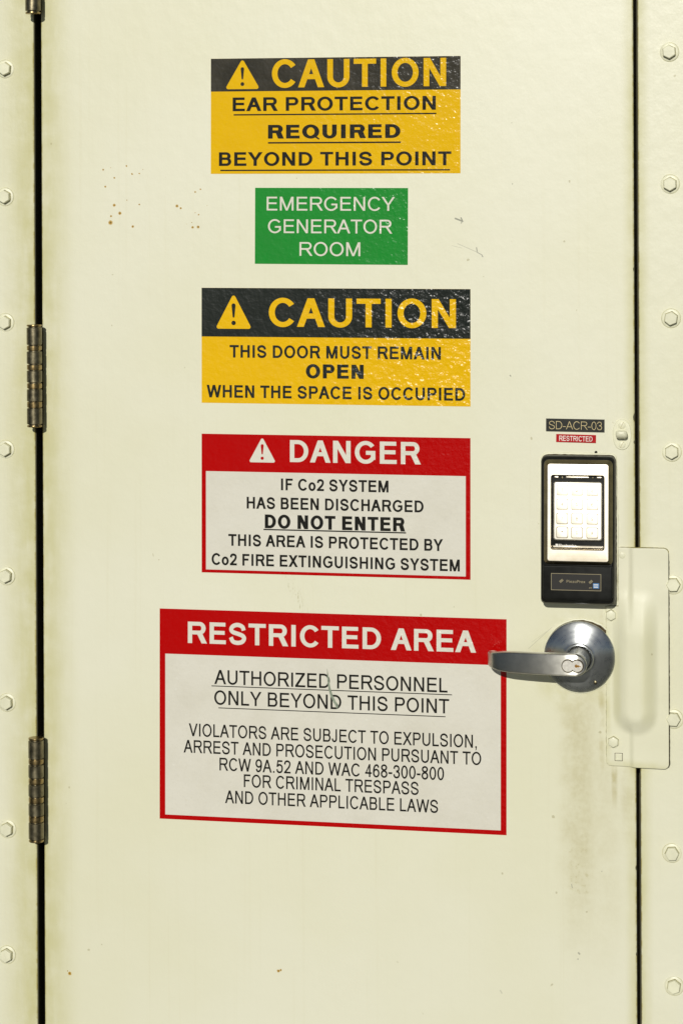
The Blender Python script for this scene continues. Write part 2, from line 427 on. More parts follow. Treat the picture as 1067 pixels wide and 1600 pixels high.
def glyph(c, t, h):
    """-> list of strips (each a list of polygons), ink x0, ink x1, advance; cap height is 1"""
    a, b, adv = (v / 1466 for v in INK[c])
    ex = (t - 0.132) * 0.55
    w = b - a + (0 if c in 'I.,-l' else ex)
    if c == 'I' or c == 'l': w = t
    if c in '.,': w = max(w, t)
    adv = adv + (w - (b - a)) + ex * 0.2
    P = []
    def rect(x0, y0, x1, y1): P.append([[(x0, y0), (x1, y0), (x1, y1), (x0, y1)]])
    def quad(*q): P.append([list(q)])
    def arc(cx, cy, rx, ry, a0, a1, tx=t, ty=h, n=None):
        n = n or max(6, int(abs(a1 - a0) / 11))
        A = [R(a0 + (a1 - a0) * k / n) for k in range(n + 1)]
        o = [(cx + rx * math.cos(q), cy + ry * math.sin(q)) for q in A]
        i = [(cx + (rx - tx) * math.cos(q), cy + (ry - ty) * math.sin(q)) for q in A]
        P.append([[o[k], o[k + 1], i[k + 1], i[k]] for k in range(n)])
    def stroke(pts, th=None):
        th = th or (t + h) / 2
        L, Rr = [], []
        for k, p in enumerate(pts):
            q0, q1 = pts[max(0, k - 1)], pts[min(len(pts) - 1, k + 1)]
            dx, dy = q1[0] - q0[0], q1[1] - q0[1]; l = math.hypot(dx, dy) or 1
            L.append((p[0] - dy / l * th / 2, p[1] + dx / l * th / 2)); Rr.append((p[0] + dy / l * th / 2, p[1] - dx / l * th / 2))
        P.append([[L[k], Rr[k], Rr[k + 1], L[k + 1]] for k in range(len(pts) - 1)])
    def inbox(pts, y0=0.0, y1=1.0, th=None):
        th = th or (t + h) / 2
        return crom([(th / 2 + px * (w - th), y0 + th / 2 + py * (y1 - y0 - th)) for px, py in pts])
    e = 0.016
    td = t * 1.12
    if c == 'A':
        quad((0, 0), (td, 0), (w / 2 + td / 2, 1), (w / 2 - td / 2, 1)); quad((w - td, 0), (w, 0), (w / 2 + td / 2, 1), (w / 2 - td / 2, 1))
        f = .29 + h / 2; rect(td * .5 + (w - td) / 2 * f, .29, w - td * .5 - (w - td) / 2 * f, .29 + h)
    elif c == 'V': quad((0, 1), (td, 1), (w / 2 + td / 2, 0), (w / 2 - td / 2, 0)); quad((w - td, 1), (w, 1), (w / 2 + td / 2, 0), (w / 2 - td / 2, 0))
    elif c in 'Ww':
        H_ = 1 if c == 'W' else .72
        tw = t * 1.05; q = w / 4
        for x0, x1, y0, y1 in ((tw / 2, q + tw * .12, H_, 0), (w / 2, q + tw * .12, H_, 0), (w / 2, w - q - tw * .12, H_, 0), (w - tw / 2, w - q - tw * .12, H_, 0)):
            quad((x0 - tw / 2, y0), (x0 + tw / 2, y0), (x1 + tw / 2, y1), (x1 - tw / 2, y1))
    elif c == 'M':
        rect(0, 0, t, 1); rect(w - t, 0, w, 1)
        quad((0, 1), (t * 1.2, 1), (w / 2 + t * .48, 0), (w / 2 - t * .48, 0)); quad((w - t * 1.2, 1), (w, 1), (w / 2 + t * .48, 0), (w / 2 - t * .48, 0))
    elif c == 'N': rect(0, 0, t, 1); rect(w - t, 0, w, 1); quad((0, 1), (t * 1.12, 1), (w, 0), (w - t * 1.12, 0))
    elif c in 'Xx':
        H_ = 1 if c == 'X' else .72
        tx = t * 1.25; quad((0, 0), (tx, 0), (w - .02, H_), (w - .02 - tx, H_)); quad((w - tx, 0), (w, 0), (.02 + tx, H_), (.02, H_))
    elif c == 'Y': rect(w / 2 - t / 2, 0, w / 2 + t / 2, .45); tx = t * 1.2; quad((0, 1), (tx, 1), (w / 2 + t / 2, .41), (w / 2 - t / 2, .41)); quad((w - tx, 1), (w, 1), (w / 2 + t / 2, .41), (w / 2 - t / 2, .41))
    elif c in 'Zz':
        H_ = 1 if c == 'Z' else .72
        rect(0, 0, w, h); rect(.03, H_ - h, w - .03, H_); tz = t * 1.35; quad((0, h * .8), (tz, h * .8), (w - .03, H_ - h * .8), (w - .03 - tz, H_ - h * .8))
    elif c == 'K':
        rect(0, 0, t, 1); tx = t * 1.3; m_s = .70 / (w - .04 - t)
        quad((t * .9, .29), (w - .04, 1), (w - .04 - tx, 1), (t * .9, .29 + m_s * tx)); quad((w - tx, 0), (w, 0), (.32 * w + tx, .66), (.32 * w, .52))
    elif c == 'B':
        ym = .53; rect(0, 0, t, 1)
        r1 = (1 - ym + h / 2) / 2; r2 = (ym + h / 2) / 2; x1 = w * .95
        rect(t * .9, 1 - h, x1 - r1, 1); rect(t * .9, ym - h / 2, x1 - r1, ym + h / 2); rect(t * .9, 0, w - r2, h)
        arc(x1 - r1, 1 - r1, r1, r1, -90, 90); arc(w - r2, r2, r2, r2, -90, 90)
    elif c in 'PR':
        ym = .48 if c == 'P' else .50; x1 = w if c == 'P' else w * .93
        rect(0, 0, t, 1); r1 = (1 - ym + h / 2) / 2
        rect(t * .9, 1 - h, x1 - r1, 1); rect(t * .9, ym - h / 2, x1 - r1, ym + h / 2); arc(x1 - r1, 1 - r1, r1, r1, -90, 90)
        if c == 'R': tx = t * 1.25; quad((w - tx, 0), (w, 0), (.46 * w + tx, .48), (.46 * w, .48))
    elif c == 'D': rect(0, 0, t, 1); rx = w * .56; rect(t * .9, 1 - h, w - rx, 1); rect(t * .9, 0, w - rx, h); arc(w - rx, .5, rx, .5, -90, 90)
    elif c == 'E': rect(0, 0, t, 1); rect(t, 0, w, h); rect(t, 1 - h, w * .975, 1); rect(t, .525 - h / 2, w * .93, .525 + h / 2)
    elif c == 'F': rect(0, 0, t, 1); rect(t, 1 - h, w, 1); rect(t, .52 - h / 2, w * .86, .52 + h / 2)
    elif c == 'L': rect(0, 0, t, 1); rect(t, 0, w, h)
    elif c == 'T': rect(w / 2 - t / 2, 0, w / 2 + t / 2, 1 - h); rect(0, 1 - h, w, 1)
    elif c == 'H': rect(0, 0, t, 1); rect(w - t, 0, w, 1); rect(t, .53 - h / 2, w - t, .53 + h / 2)
    elif c in 'Il': rect(0, 0, t, 1)
    elif c == 'i': rect(w / 2 - t / 2, 0, w / 2 + t / 2, .72); rect(w / 2 - t / 2, .86, w / 2 + t / 2, 1)
    elif c == 'U': ry = w * .46; rect(0, ry - e - .02, t, 1); rect(w - t, ry - e - .02, w, 1); arc(w / 2, ry - e, w / 2, ry, 180, 360)
    elif c == 'J': ry = w * .5; rect(w - t, ry - e - .02, w, 1); arc(w / 2, ry - e, w / 2, ry, 175, 360)
    elif c == 'C': arc(w * .53, .5, w * .53, .5 + e, 36, 324)
    elif c == 'G':
        arc(w * .53, .5, w * .53, .5 + e, 38, 322); rect(w - t, .17, w, .39 + h * .5); rect(w * .54, .39, w, .39 + h)
    elif c == 'O': arc(w / 2, .5, w / 2, .5 + e, 0, 360)
    elif c == 'o': arc(w / 2, .36, w / 2, .36 + e, 0, 360)
    elif c == 'Q': arc(w / 2, .5, w / 2, .5 + e, 0, 360); tx = t * 1.0; quad((w * .56, .22), (w * .56 + tx * .5, .30), (w + .02, -.02), (w - .03, -.10))
    elif c == 'S':
        stroke(inbox([(.97, .70), (.86, .90), (.52, 1), (.18, .93), (.03, .76), (.14, .60), (.5, .51), (.88, .40), (1, .245), (.84, .06), (.5, 0), (.16, .07), (0, .30)], -e, 1 + e))
    elif c == '0': arc(w / 2, .5, w / 2, .5 + e, 0, 360)
    elif c == '1': rect(w - t, 0, w, 1); quad((0, .74), (0, .60), (w - t * .5, .84), (w - t * .5, 1))
    elif c == '2': stroke(inbox([(0, .70), (.12, .92), (.48, 1), (.88, .92), (.98, .72), (.80, .47), (.35, .20), (.08, .02)], 0, 1 + e)); rect(0, 0, w, h)
    elif c == '3':
        stroke(inbox([(.02, .74), (.16, .94), (.48, 1), (.84, .92), (.93, .74), (.80, .57), (.42, .53)], 0, 1 + e))
        stroke(inbox([(.42, .53), (.85, .46), (1, .27), (.84, .06), (.47, 0), (.14, .07), (0, .28)], -e, 1))
    elif c == '4': rect(w * .80 - t, 0, w * .80, 1); rect(0, .24, w, .24 + h); quad((0, .24), (t * .95, .24 + h * .4), (w * .80 - t * .4, .90), (w * .80 - t * .9, 1))
    elif c == '5':
        rect(w * .17, 1 - h, w * .93, 1); quad((.03 * w, .47), (.03 * w + t * .9, .49), (.17 * w + t * .8, 1), (.17 * w, 1))
        stroke(inbox([(.10, .53), (.30, .64), (.52, .67), (.88, .58), (1, .34), (.86, .08), (.46, 0), (.13, .08), (0, .28)], -e, 1))
    elif c in '69':
        fl = (lambda p: p) if c == '6' else (lambda p: (w - p[0], 1 - p[1]))
        k0 = len(P)
        arc(w / 2, .325, w / 2, .325 + e, 0, 360)
        stroke(inbox([(.94, .78), (.80, .95), (.55, 1), (.22, .90), (.04, .62), (0, .36)], 0, 1 + e))
        P[k0:] = [[[fl(p) for p in q] for q in s] for s in P[k0:]]
    elif c == '7': rect(0, 1 - h, w, 1); stroke(crom([(w - t * .6, 1 - h * .5), (w * .60, .62), (w * .42, .28), (w * .34, 0)]), t)
    elif c == '8': arc(w / 2, .76 + e, w * .46, .24 + e, 0, 360); arc(w / 2, .285, w / 2, .285 + e, 0, 360)
    elif c == '.': rect(0, 0, w, .14)
    elif c == ',': rect(0, 0, w, .14); quad((w * .45, 0), (w, 0), (w * .75, -.14), (w * .1, -.20))
    elif c == '-': rect(0, .30, w, .30 + h * 1.05)
    elif c == '*':
        for k in range(3):
            a_ = R(90 + 60 * k); dx, dy = math.cos(a_) * .2, math.sin(a_) * .2; stroke([(w / 2 - dx, .7 - dy), (w / 2 + dx, .7 + dy)], t * .8)
    elif c == '#':
        for k in (.3, .65): stroke([(w * k - .06, 0), (w * k + .1, 1)], t * .8); rect(0, k - .05, w, k + .05)
    elif c == 'e': arc(w / 2, .36, w / 2, .36 + e, 0, 325); rect(t * .5, .36 - h * .4, w - t * .5, .36 + h * .4)
    elif c == 'c': arc(w / 2, .36, w / 2, .36 + e, 40, 320)
    elif c == 'r': rect(0, 0, t, .72); arc(w, .40, w - t * .2, .32, 90, 170)
    elif c == 't': rect(w / 2 - t / 2, .05, w / 2 + t / 2, .95); rect(0, .72 - h, w, .72)
    elif c in 'hn': rect(0, 0, t, 1 if c == 'h' else .72); arc(w / 2, .72 - w * .5, w / 2, w * .5, 0, 180); rect(w - t, 0, w, .72 - w * .5)
    elif c == 's': stroke(inbox([(.95, .74), (.5, 1), (.05, .74), (.5, .5), (.95, .26), (.5, 0), (.03, .26)], 0, .72))
    return P, a, a + w, adv


WEIGHT = dict(L=(.070, .068), T=(.132, .120), R=(.154, .138), S=(.212, .182), B=(.212, .180), H=(.285, .21))


def text(bm, s, weight, xc, zc, width, cap, d, rot=0.0, org=(0, 0), step=0.012):
    """adds a line of lettering: cap height and inked width are given, in mm"""
    t, h = WEIGHT[weight]
    pen, x0, x1, items = 0.0, None, None, []
    for c in s:
        if c == ' ': pen += 0.388; continue
        P, a, b, adv = glyph(c, t, h)
        if x0 is None: x0 = pen + a
        items.append((P, pen)); x1 = pen + b
        pen += adv
        items[-1] = (P, items[-1][1] + a)
    sx = width / (x1 - x0)
    cr, sr = math.cos(rot), math.sin(rot)
    for P, px in items:
        for k, strip in enumerate(P):
            dd = d + step * k
            for poly in strip:
                vs = []
                for (x, y) in poly:
                    u = xc + (px + x - (x0 + x1) / 2) * sx; v = zc + (y - 0.5) * cap
                    vs.append(bm.verts.new(V3(org[0] + u * cr - v * sr, dd, org[1] + u * sr + v * cr)))
                bm.faces.new(vs)


def orient_out(bm):
    for f in bm.faces:
        f.normal_update()
        if f.normal.y > 0: f.normal_flip()


def flat(name, bm, mat, parent):
    """printed film: faces all look out of the door"""
    orient_out(bm)
    me = bpy.data.meshes.new(name); bm.to_mesh(me); bm.free(); me.materials.append(mat)
    o = bpy.data.objects.new(name, me); COL.objects.link(o); o.parent = parent
    return o


# ------------------------------------------------------------------ unseen ground plane, added for bounce and reflections in the metal
bm = bmesh.new()
bm.faces.new([bm.verts.new((x, y, 0)) for x, y in ((-40, -60), (40, -60), (40, 0.5), (-40, 0.5))])
ground = link('unseen_deck', bm, plain('deck_paint', (0.11, 0.115, 0.10), 0.7, 0, 0.3, 0.15, 3), smooth=0)
ground['kind'] = 'structure'

# ------------------------------------------------------------------ bulkhead wall round the door
OPEN = (-383.8, 382.8, 80, 2045)
bm = bmesh.new()
outer = [(-1150, -100), (1150, -100), (1150, 2400), (-1150, 2400)]
inner = [(OPEN[0], OPEN[2]), (OPEN[1], OPEN[2]), (OPEN[1], OPEN[3]), (OPEN[0], OPEN[3])]
rings = [outer, inner, inner, outer]
deps = [0, 0, -60, -60]
vv = [[bm.verts.new(V3(x, d, z)) for x, z in r] for r, d in zip(rings, deps)]
for k in range(4):
    a, b = vv[k], vv[(k + 1) % 4]
    for i in range(4):
        j = (i + 1) % 4
        bm.faces.new((a[i], a[j], b[j], b[i]))
wall = link('bulkhead_wall', bm, M_WALL, smooth=0, bevel=0.0012)
tag(wall, 'cream painted steel wall around the door, with a column of hexagon bolts each side', 'wall')
wall['kind'] = 'thing'
# dark rubber lining of the rebate and the stop behind the door
bm = bmesh.new()
i2 = [(OPEN[0] + 1.3, OPEN[2] + 1.3), (OPEN[1] - 1.0, OPEN[2] + 1.3), (OPEN[1] - 1.0, OPEN[3] - 1.3), (OPEN[0] + 1.3, OPEN[3] - 1.3)]
i1 = [(OPEN[0] + .02, OPEN[2] + .02), (OPEN[1] - .02, OPEN[2] + .02), (OPEN[1] - .02, OPEN[3] - .02), (OPEN[0] + .02, OPEN[3] - .02)]
i3 = [(OPEN[0] + 30, OPEN[2] + 30), (OPEN[1] - 30, OPEN[2] + 30), (OPEN[1] - 30, OPEN[3] - 30), (OPEN[0] + 30, OPEN[3] - 30)]
prof = [(i1, -1.2), (i2, -1.2), (i2, -48), (i3, -48), (i3, -58), (i1, -58)]
vv = [[bm.verts.new(V3(x, d, z)) for x, z in r] for r, d in prof]
for k in range(len(vv)):
    a, b = vv[k], vv[(k + 1) % len(vv)]
    for i in range(4):
        j = (i + 1) % 4
        bm.faces.new((a[i], a[j], b[j], b[i]))
link('door_gasket', bm, M_GASKET, wall, smooth=0)


def hex_pts(r, rot): return [(r * math.cos(R(60 * k + rot)), r * math.sin(R(60 * k + rot))) for k in range(6)]


def hexbolt_mesh(rot, r=8.6, hd=6.5, wr=0, base=0.0):
    bm = bmesh.new()
    rings = []
    for rr, d in ((r, base), (r, base + hd * .78), (r * .985, base + hd * .86), (r * .93, base + hd * .96), (r * .86, base + hd)):
        rings.append([V3(x, d, z) for x, z in hex_pts(rr, rot)])
    loft(bm, rings)
    return bm


RB = [(421.0, 1754.0, 34), (421.3, 1593.4, 30), (421.8, 1430.2, 22), (422.1, 1267.8, 31), (423.2, 1106.5, 3), (423.0, 943.1, 58), (420.3, 780.0, 4), (422.1, 618.5, 22)]
LB = [(-421.5, 1746.7, 24), (-422.6, 1582.9, 32), (-422.9, 1421.9, 28), (-423.2, 1259.3, 30), (-423.0, 1097.1, 25), (-422.8, 934.9, 33), (-422.9, 772.9, 27), (-424.2, 611.5, 29)]
bolt0 = link('bolt', hexbolt_mesh(0, 8.5, 7.0, base=1.0), M_OLDPAINT, wall, bevel=0.0006, smooth=25)
bm = bmesh.new()
lathe_y(bm, 0, 0, [(11.6, 0), (11.4, .7), (10.8, 1.1), (7.4, 1.2)])
wash0 = link('washer', bm, M_OLDPAINT, bolt0)
M_LINE = plain('olive_paint_line', (0.50, 0.475, 0.25), 0.6, 0, 0.3, 0.3, 150)
bm = bmesh.new()
loft(bm, [[V3(r_ * math.cos(2 * math.pi * k / 48), d, r_ * math.sin(2 * math.pi * k / 48)) for k in range(48)] for r_, d in ((11.95, -.1), (11.9, .08), (11.3, .1))], cap0=False, cap1=False)
line0 = link('paint_line', bm, M_LINE, bolt0, smooth=0)
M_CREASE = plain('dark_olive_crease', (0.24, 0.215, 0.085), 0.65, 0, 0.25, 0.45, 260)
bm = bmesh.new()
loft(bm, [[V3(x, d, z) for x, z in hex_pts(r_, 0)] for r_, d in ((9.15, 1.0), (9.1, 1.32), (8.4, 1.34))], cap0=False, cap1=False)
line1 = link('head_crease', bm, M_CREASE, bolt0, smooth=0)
for k, (x, z, a) in enumerate(RB + LB):
    if k == 0:
        b = bolt0
    else:
        b = bolt0.copy(); COL.objects.link(b); b.parent = wall
        for src in (wash0, line0, line1):
            w = src.copy(); COL.objects.link(w); w.parent = b
    b.location = V3(x, 0, z)
    b.rotation_euler = (R(random.uniform(-1.2, 1.2)), R(-a), R(random.uniform(-1.2, 1.2)))

# ------------------------------------------------------------------ the door leaf
bm = bmesh.new()
box(bm, -374.1, 377.4, 90, 2035, -45, 0)
door = link('steel_door', bm, M_DOOR, smooth=0, bevel=0.0018)
tag(door, 'cream painted steel door with rust specks, lever handle, latch guard and three barrel hinges', 'door')
door['kind'] = 'thing'


def make_hinge(zc, zlen, tilt):
    """barrel with brass bearing rings; the leaves run back into the seam"""
    x, d, r = -378.3, 19.0, 9.7
    z0, z1 = zc - zlen / 2, zc + zlen / 2
    seg = [(0.0, .018, 1), (.028, .197, 0), (.205, .250, 1), (.262, .382, 0), (.392, .440, 1), (.448, .563, 0), (.573, .622, 1), (.632, .748, 0), (.754, .808, 1), (.816, .972, 0), (.982, 1.0, 1)]
    bm = bmesh.new()
    for a, b, br in seg:
        if br: continue
        za, zb = z1 - b * zlen, z1 - a * zlen
        lathe_z(bm, x, d, [(r - .7, za), (r, za + .6), (r, zb - .6), (r - .7, zb)])
    lathe_z(bm, x, d, [(r - 2.2, z0 + 1), (r - 2.2, z1 - 1)])
    box(bm, -382.0, -379.0, z0 + 3, z1 - 3, -30, d - 3)
    box(bm, -377.8, -374.9, z0 + 3.5, z1 - 3.5, -30, d - 3)
    hin = link('hinge', bm, M_BRONZE, door, smooth=30)
    for a, b, br in seg:
        if not br: continue
        za, zb = z1 - b * zlen, z1 - a * zlen
        bm = bmesh.new()
        lathe_z(bm, x, d, [(r - .7, za), (r - .3, za + .4), (r - .15, (za + zb) / 2), (r - .3, zb - .4), (r - .7, zb)])
        nm = 'bearing_ring' if 0.01 < a < 0.97 else 'pin_cap'
        link(nm, bm, M_BRASS, hin, smooth=30)


make_hinge(1355.2, 130.0, 0)
make_hinge(829.6, 132.0, 0)
make_hinge(1814.9 + 65.0, 130.0, 0)

rnd_ = random.Random(11)
for x, z, w_, h_ in ((377.0, 1309.5, 1.5, 5.5), (376.9, 1279.0, 1.0, 2.5), (377.0, 1490.0, .9, 3.0), (377.1, 760.0, 1.0, 3.5), (377.0, 655.0, .8, 2.5)):
    bm = bmesh.new()
    bm.faces.new([bm.verts.new(V3(x - w_ * math.sin(math.pi * k / 8) * rnd_.uniform(.7, 1.25), .08, z + h_ * (k / 8 - .5) * 2)) for k in range(9)])
    flat('paint_chip', bm, M_DARKHOLE, door)

# ------------------------------------------------------------------ latch guard, with its jog and pressed boss
def capsule_d(x, z, cx, za, zb):
    zz = min(max(z, za), zb)
    return math.hypot(x - cx, z - zz)


def sstep(a, b, v):
    t = min(1, max(0, (v - a) / (b - a))); return t * t * (3 - 2 * t)


def guard_h(x, z):
    jog = sstep(369.0, 375.5, x)
    zz = z if z > 953 else 953 - (953 - z) * .92
    dd = capsule_d(x, zz, 377.0, 953, 1080)
    boss = 1 - sstep(8.0, 29.5, dd)
    fade = 1 - sstep(1040, 1112, z)
    ramp = sstep(348, 404, x)
    k = min(1.0, boss * 1.6) * fade
    h = 2.6 + 3.6 * (jog * (1 - k) + ramp * k)
    dome = math.sqrt(max(0, 1 - (min(dd, 26) / 26) ** 2))
    h += (8.4 * boss + 1.2 * dome) * fade
    h += 0.35 * math.sin(z * .031 + x * .05) + 0.2 * math.sin(z * .11)
    return h


def arc_pts(cx, cz, r, a0, a1, n=5): return [(cx + r * math.cos(R(a0 + (a1 - a0) * k / n)), cz + r * math.sin(R(a0 + (a1 - a0) * k / n))) for k in range(n + 1)]


out = ([(357.0, 1150.4)] + [(357.0, 1079.0), (341.9, 1078.2)] + arc_pts(346.6, 889.2, 5, 180, 270) + arc_pts(411.2, 889.0, 6, 270, 360)
       + arc_pts(411.6, 1144.6, 6, 0, 90))
bm = bmesh.new()
f = bm.faces.new([bm.verts.new(V3(x, 0, z)) for x, z in out])
for x in range(342, 418, 2):
    bmesh.ops.bisect_plane(bm, geom=bm.verts[:] + bm.edges[:] + bm.faces[:], plane_co=V3(x + .37, 0, 0), plane_no=(1, 0, 0))
for z in range(885, 1151, 3):
    bmesh.ops.bisect_plane(bm, geom=bm.verts[:] + bm.edges[:] + bm.faces[:], plane_co=V3(0, 0, z + .41), plane_no=(0, 0, 1))
for v in bm.verts: v.co.y = -guard_h(v.co.x * 1000, v.co.z * 1000) / 1000
orient_out(bm)
me = bpy.data.meshes.new('latch_guard')
for f in bm.faces: f.smooth = True
bm.to_mesh(me); bm.free()
guard_m = paint('guard_paint', False, 0.9, 0.0, True)
me.materials.append(guard_m)
guard = bpy.data.objects.new('latch_guard', me); COL.objects.link(guard); guard.parent = door
so = guard.modifiers.new('thickness', 'SOLIDIFY'); so.thickness = 0.0024; so.offset = -1
bv = guard.modifiers.new('bevel', 'BEVEL'); bv.width = 0.0007; bv.segments = 2; bv.limit_method = 'ANGLE'; bv.angle_limit = R(55)
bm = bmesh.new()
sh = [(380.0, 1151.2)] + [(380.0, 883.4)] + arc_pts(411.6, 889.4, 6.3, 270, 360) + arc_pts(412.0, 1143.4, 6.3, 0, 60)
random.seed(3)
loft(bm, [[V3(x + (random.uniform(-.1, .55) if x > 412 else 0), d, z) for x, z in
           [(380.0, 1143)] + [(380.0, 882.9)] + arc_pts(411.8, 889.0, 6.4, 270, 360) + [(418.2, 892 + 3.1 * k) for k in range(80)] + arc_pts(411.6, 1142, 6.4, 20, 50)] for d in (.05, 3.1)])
link('edge_gap_strip', bm, M_GASKET, guard, smooth=0)  # added dark strip standing in for the shaded, dirty gap along the edge
for x, z, a, r in ((348.0, 1068.2, 28, 6.6), (350.2, 913.6, 28, 6.6)):
    b = link('bolt', hexbolt_mesh(a, r, 4.2, base=guard_h(x, z) + .6), M_OLDPAINT, guard, bevel=0.0005, smooth=25)
    for v in b.data.vertices: v.co.x += x / 1000; v.co.z += z / 1000
    bm = bmesh.new(); q = guard_h(x, z)
    lathe_y(bm, x, z, [(7.9, q - .4), (7.8, q + .3), (7.3, q + .7), (5, q + .75)], 40)
    link('washer', bm, M_OLDPAINT, b)
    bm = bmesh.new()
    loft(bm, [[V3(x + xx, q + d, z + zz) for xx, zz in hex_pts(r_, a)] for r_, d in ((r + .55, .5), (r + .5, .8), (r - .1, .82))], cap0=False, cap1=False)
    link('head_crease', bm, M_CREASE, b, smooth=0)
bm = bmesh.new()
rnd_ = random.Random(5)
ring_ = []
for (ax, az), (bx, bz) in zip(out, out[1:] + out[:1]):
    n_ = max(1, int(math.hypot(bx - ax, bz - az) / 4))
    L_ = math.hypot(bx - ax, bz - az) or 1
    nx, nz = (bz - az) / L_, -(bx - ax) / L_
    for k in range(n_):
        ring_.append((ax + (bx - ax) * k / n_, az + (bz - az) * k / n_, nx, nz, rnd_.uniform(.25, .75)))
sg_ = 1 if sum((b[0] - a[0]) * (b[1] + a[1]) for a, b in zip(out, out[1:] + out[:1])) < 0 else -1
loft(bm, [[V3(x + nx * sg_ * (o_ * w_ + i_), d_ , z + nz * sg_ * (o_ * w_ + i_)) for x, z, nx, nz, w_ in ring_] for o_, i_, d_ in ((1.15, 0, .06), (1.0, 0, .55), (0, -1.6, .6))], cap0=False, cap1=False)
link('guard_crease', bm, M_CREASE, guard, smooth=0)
bm = bmesh.new(); q = guard_h(356.5, 895)
loft(bm, [[V3(a, q + d, c) for a, c in rrect(356.5 - s, 356.5 + s, 895 - s, 895 + s, .6)] for s, d in ((4.3, -1), (4.3, .5), (3.9, .75), (3.2, .75), (2.9, .2))])
link('square_stud', bm, M_OLDPAINT, guard)
bm = bmesh.new()
loft(bm, [[V3(a, q + d, c) for a, c in rrect(356.5 - s, 356.5 + s, 895 - s, 895 + s, .6)] for s, d in ((4.9, -.8), (4.9, .12), (4.35, .14))], cap1=False)
link('stud_gap', bm, M_EDGEDIRT, guard)
bm = bmesh.new(); q = guard_h(361, 1142)
lathe_y(bm, 361.5, 1141, [(4.2, q - .5), (3.6, q + .5), (2.0, q + .9)], 32)
link('rivet_head', bm, M_OLDPAINT, guard)

# ------------------------------------------------------------------ oval escutcheon with its round knob
bm = bmesh.new()
def oval(rx, rz, n=56): return [(361.9 + rx * math.copysign(abs(math.cos(2 * math.pi * k / n)) ** .9, math.cos(2 * math.pi * k / n)), 1288.2 + rz * math.copysign(abs(math.sin(2 * math.pi * k / n)) ** .9, math.sin(2 * math.pi * k / n))) for k in range(n)]
loft(bm, [[V3(x, d, z) for x, z in oval(a, b)] for a, b, d in ((11.3, 18.6, -.3), (11.2, 18.5, 1.0), (10.7, 18.0, 1.5), (5, 10, 1.8))])
esc = link('oval_escutcheon', bm, M_OLDPAINT, door)
for z in (1299.6, 1276.0):
    bm = bmesh.new()
    lathe_y(bm, 361.9, z, [(4.5, 1.2), (4.3, 2.2), (3.4, 2.7), (1, 2.9)], 32)
    s = link('screw', bm, M_OLDPAINT, esc)
    bm = bmesh.new(); box(bm, -.45, .45, -4.0, 4.0, 2.5, 2.94)
    for v in bm.verts:
        a = R(-28); x, zz = v.co.x, v.co.z
        v.co.x = x * math.cos(a) - zz * math.sin(a) + .3619; v.co.z = x * math.sin(a) + zz * math.cos(a) + z / 1000
    link('screw_slot', bm, plain('slot_grime', (0.55, 0.51, 0.33), 0.6), esc)
bm = bmesh.new()
rings = []
for hx, zt, zb, d in ((5.2, 1289.5, 1284.5, 1.4), (6.6, 1292.0, 1284.2, 5), (7.0, 1293.6, 1284.2, 10.5), (6.9, 1294.2, 1285.2, 14), (5.9, 1293.6, 1287.0, 16.4), (3.2, 1292.2, 1289.2, 17.3)):
    rings.append([V3(x, d, z) for x, z in rrect(362.2 - hx, 362.2 + hx, zb, zt, min(hx, (zt - zb) / 2) * .72, 5)])
loft(bm, rings)
link('latch_knob', bm, M_OLDPAINT, esc, smooth=60)
bm = bmesh.new(); lathe_y(bm, 330.2, 1266.0, [(1.9, -.2), (1.75, .12), (.4, .14)], 24)
link('screw_hole', bm, M_DARKHOLE, door)

# ------------------------------------------------------------------ lever handle
HX, HZ = 309.6, 1016.0
bm = bmesh.new()
secs = []
def section(x, d, nx, zt, zb, half, fr=2.4):
    """flat-faced rounded section of the lever at path point (x, d); nx = unit normal of the path in plan (x, d)"""
    hz, zc = (zt - zb) / 2, (zt + zb) / 2
    rr = min(fr, hz * .9, half * .9)
    return [V3(x + nx[0] * u, d + nx[1] * u, zc + w) for u, w in rrect(-half, half, -hz, hz, rr, 5)]
R0 = 13.4
for s in (1.0, .97, .88, .72, .5, .25, 0):
    hz = max(R0 * math.sqrt(max(0, 1 - s * s)), 1.4)
    secs.append(section(HX + R0 * s, 55.5, (0, 1), HZ + hz, HZ - hz, 6.4 - 1.4 * s))
top = lambda x: 1028.9 + (1029.4 - 1029.4) + (HX - x) * (-.006) - max(0, 235 - x) * .075
bot = lambda x: 1002.6 + (HX - x) * .004 + max(0, 232 - x) * .085
for x in (295, 280, 262, 245, 230, 218):
    d = 55.5 - 13.0 * ((HX - x) / 100) ** 2
    dx = -1.0; dd = -(9.0 * 2 * (HX - x) / 100 / 100)
    L = math.hypot(dx, -dd)
    slope = 13.0 * 2 * (HX - x) / 1e4
    nn = (-slope / math.hypot(1, slope), 1 / math.hypot(1, slope))
    secs.append(section(x, d, nn, top(x), bot(x), 6.2))
x0_, d0_ = 218, 55.5 - 13.0 * (.916) ** 2
r_ = 17.0
sl0 = math.atan(13.0 * 2 * .916 / 100)
cxa, cda = x0_ + r_ * math.sin(sl0), d0_ - r_ * math.cos(sl0)
for k in range(1, 8):
    a = sl0 + (R(88) - sl0) * k / 7
    x, d = cxa - r_ * math.sin(a), cda + r_ * math.cos(a)
    secs.append(section(x, d, (-math.sin(a), math.cos(a)), top(x) - 1.2 * k / 7, bot(x) + 2.6 * k / 7, 6.0 - .9 * k / 7))
xe, de = x, d
for q in (6, 12, 14.5):
    sh = 1 if q == 14.5 else 0
    secs.append(section(xe + .3 * q / 6, de - q, (-1, .05), top(xe) - 1.6 - q * .12 - sh, bot(xe) + 3.2 + q * .22 + sh, 5.0 - sh * 1.2))
loft(bm, secs)
lever = link('lever_handle', bm, M_LEVER, door, smooth=50)
bm = bmesh.new()
